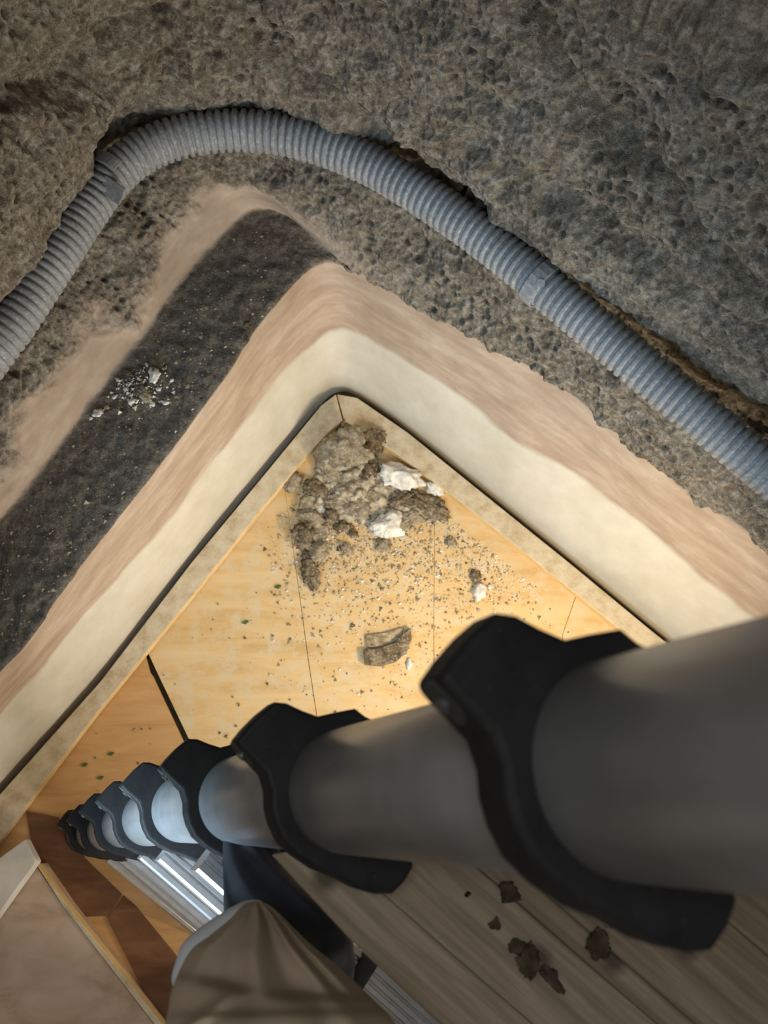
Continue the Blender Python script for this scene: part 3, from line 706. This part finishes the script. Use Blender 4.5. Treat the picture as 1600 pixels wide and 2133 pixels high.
def rubble_bed():
    xs = np.linspace(560, 990, 130); ys = np.linspace(872, 1250, 120); v = []; ok = {}; f = []
    X, Y = np.meshgrid(xs, ys); e = np.exp(-((X-748)/88)**2-((Y-1010)/80)**2)*1.05+.65*np.exp(-((X-880)/75)**2-((Y-1060)/42)**2)+.55*np.exp(-((X-652)/36)**2-((Y-1120)/75)**2)
    P = np.stack([PH(x, y, 0) for x, y in zip(X.ravel(), Y.ravel())]).reshape(X.shape+(3,))
    nn = fbm(P*24, 5, 33, .6); n5 = fbm(P*70, 3, 35); w = worley(P*36, 36)
    H = (e-.36+nn*.26)*.055+(.5-w)*.022+n5*.006
    inside = np.array([[Yy > (902+(716-x)*1.15 if x < 716 else 900+(x-716)*.78) for x in xs] for Yy in ys])
    idx = np.arange(X.size).reshape(X.shape); P[..., 2] = np.clip(H, -.004, .06)
    for i in range(X.shape[0]-1):
        for j in range(X.shape[1]-1):
            if inside[i, j] and inside[i+1, j+1] and inside[i, j+1] and inside[i+1, j] and max(H[i, j], H[i+1, j], H[i, j+1], H[i+1, j+1]) > -.002:
                f.append((idx[i, j], idx[i, j+1], idx[i+1, j+1], idx[i+1, j]))
    o = mesh('rubble_bed', P.reshape(-1, 3), f, M_BED, None, False)
    bm = bmesh.new(); bm.from_mesh(o.data); bmesh.ops.delete(bm, geom=[q for q in bm.verts if not q.link_faces], context='VERTS'); bm.to_mesh(o.data); bm.free()
    tag(o, 'bed of crumbled sandy plaster heaped in the floor corner under the stones', 'rubble', kind='stuff')
rubble_bed()
# curved shard: crescent prism
cres = [(756, 1352), (790, 1350), (820, 1338), (842, 1318), (856, 1306), (858, 1330), (848, 1356), (826, 1376), (796, 1386), (760, 1383)]
cz = slab('curved_shard', [PH(x, y, .022) for x, y in cres], .022, M_DSTONE, bev=.003)
tag(cz, 'brown curved shard lying alone in the middle of the floor', 'shard')
cres2 = [(762, 1322), (800, 1318), (840, 1306), (836, 1330), (800, 1346), (765, 1348)]
tag(slab('flat_shard', [PH(x, y, .010) for x, y in cres2], .010, M_GRIT, bev=.002), 'thin pale flake touching the brown curved shard', 'shard')
# ledge crumbs
led = [(205, 862, 34, 26, M_PLAS, 'white plaster crumb at the left edge of the dusty ledge'),
       (300, 822, 60, 34, M_STONE, 'grey crumb cluster centre piece on the dusty ledge'),
       (322, 782, 46, 36, M_PLAS, 'pale plaster flake in the middle of the dusty ledge'),
       (275, 838, 26, 22, M_PLAS, 'small white crumb beside the grey cluster on the ledge'),
       (345, 840, 24, 16, M_PLAS, 'small white crumb nearest the brown plaster on the ledge'),
       (268, 778, 34, 14, M_DSTONE, 'brown sliver near the back of the dusty ledge'),
       (516, 680, 34, 26, M_DSTONE, 'rusty clod on the lip at the upper end of the ledge'),
       (390, 805, 22, 14, M_STONE, 'tiny grey crumb by the lip of the dusty ledge')]
r5_ = np.random.RandomState(77)
tiny = [(222, 848, 'tiny crumb right of the white crumb at the ledge back'), (190, 872, 'tiny crumb left of the white crumb at the ledge back'), (238, 828, 'tiny white crumb between ledge back and grey centre piece'),
        (296, 798, 'tiny crumb above the grey centre piece of the ledge'), (318, 842, 'tiny crumb below the grey centre piece of the ledge'), (262, 812, 'tiny crumb left of the grey centre piece of the ledge'),
        (342, 768, 'tiny crumb right of the pale flake on the ledge'), (306, 760, 'tiny crumb above the pale flake on the ledge'), (358, 792, 'tiny crumb between pale flake and ledge lip'),
        (368, 826, 'tiny crumb closest to the brown plaster lip'), (330, 812, 'tiny crumb just under the pale flake on the ledge'), (246, 792, 'tiny crumb left of the brown sliver on the ledge'), (430, 640, 'lone tiny crumb high on the ledge')]
for q, (x, y, lb) in enumerate(tiny):
    tag(chunk(x, y, r5_.uniform(9, 18), r5_.uniform(8, 14), r5_.uniform(0, 3), M_PLAS if q % 3 else M_STONE, 600+q, .565, .45, 'crumb', .7), lb, 'crumb', 'tiny crumbs on the ledge')
for i, (x, y, w, h_, m, lb) in enumerate(led):
    tag(chunk(x, y, w*.8, h_*.8, i*.7, m, 300+i, .565, .45, 'crumb', .8), lb, 'crumb', 'crumbs on the ledge')
# crumbs on the planks
pk = [(1080, 1970, 40, 26, 'dark crumb left of the collar on the planks'), (1150, 2038, 56, 24, 'long dark crumb lowest on the planks'), (1098, 2000, 60, 42, 'large dark clod on the planks'), (1030, 1925, 26, 20, 'small reddish crumb on the planks'), (1060, 1862, 44, 40, 'dark clod beside the collar lug on the planks'), (1245, 1968, 56, 46, 'dark clod in the seam between the wide planks'), (1275, 1918, 34, 20, 'pale crumb close under the nearest collar lug'), (705, 1818, 24, 16, 'small pale crumb by the second collar on the planks'), (975, 1863, 10, 14, 'tiny dark speck on the planks')]
for i, (x, y, w, h_, lb) in enumerate(pk):
    hh = hpl+.003; m = M_STONE if 'pale' in lb else M_DCRUMB
    tag(chunk(x, y, w, h_, i*.9, m, 400+i, hh, .2, 'crumb', .6), lb, 'crumb', 'crumbs on the planks')
# leaves / green flecks
for i, (x, y) in enumerate([(175, 1593), (208, 1620), (510, 1296), (578, 1222), (230, 1570)]):
    p = [(x-7, y+2), (x, y-4), (x+8, y-3), (x+2, y+4)]
    tag(slab('leaf', [PH(a, b, .004) for a, b in p], .003, M_LEAF, bev=0), ['green leaf scrap left of the ladder foot', 'green leaf scrap just above the lowest collars', 'green scrap near the open floor joint', 'green scrap nearest the left rim', 'green scrap above the lowest collars, farthest left'][i], 'leaf', 'leaf scraps on the floor')
# grit as one mass
def grit(name, region, n, smin, smax, h, mat, label, seed, dens=None):
    r_ = np.random.RandomState(seed); v = []; f = []; k = 0
    base = np.array([(1, 0, 0), (-.5, .8, 0), (-.5, -.8, 0), (0, 0, 1.)])
    while k < n:
        x = r_.uniform(*region[0]); y = r_.uniform(*region[1])
        if dens and r_.rand() > dens(x, y): continue
        p = PH(x, y, h); s = r_.uniform(smin, smax)*(.5+r_.rand()**3*1.8); B = base*(1+r_.uniform(-.4, .4, size=(4, 3)))*s; B[3, :2] = r_.uniform(-.3, .3, 2)*s; B[3, 2] = s*.7
        a = r_.uniform(0, 6.28); c_, s2 = math.cos(a), math.sin(a)
        B = B@np.array([[c_, s2, 0], [-s2, c_, 0], [0, 0, 1]]); b = len(v); v += [p+q for q in B]
        f += [(b, b+1, b+2), (b, b+1, b+3), (b+1, b+2, b+3), (b+2, b, b+3)]; k += 1
    o = mesh(name, v, f, mat); tag(o, label, 'grit', kind='stuff'); return o
def infloor(x, y):                                                   # inside the rim
    return y > 900+ (715-x)*1.18+14 if x < 715 else y > 885+(x-715)*.80+16
def dpile(x, y):
    if not infloor(x, y): return 0
    return math.exp(-((x-760)/150)**2-((y-1070)/110)**2)+.9*math.exp(-((x-1010)/110)**2-((y-1170)/75)**2)+.35*math.exp(-((x-800)/230)**2-((y-1220)/150)**2)
grit('plaster_grit', ((560, 1250), (880, 1480)), 3600, .0014, .0042, .002, M_GRIT, 'sandy grit spread around the rubble in the corner', 5, dpile)
grit('pale_grit', ((560, 1250), (880, 1480)), 1300, .0014, .0038, .002, M_PLAS, 'white plaster crumbs sprinkled among the rubble', 6, lambda x, y: dpile(x, y)**1.3)
grit('dark_grit', ((150, 1350), (880, 1700)), 600, .0012, .0042, .002, M_DSTONE, 'dark specks scattered over the plywood floor', 8, lambda x, y: .3+dpile(x, y) if infloor(x, y) else 0)
grit('flake_grit', ((190, 380), (740, 880)), 240, .0010, .0040, .566, M_PLAS, 'white plaster flakes strewn over the middle of the ledge', 19, lambda x, y: math.exp(-((x-290)/50)**2-((y-805)/30)**2)*(y > 1088-x*1.31+25))
def dledge(x, y):
    lo = 1088-(x)*1.31+25; hi = 1400-(x)*1.29-20
    return 1. if lo < y < hi and x < 560 else 0
grit('ledge_grit', ((-100, 620), (430, 1480)), 700, .0012, .0035, .566, M_STONE, 'fine grit covering the dusty ledge', 9, dledge)
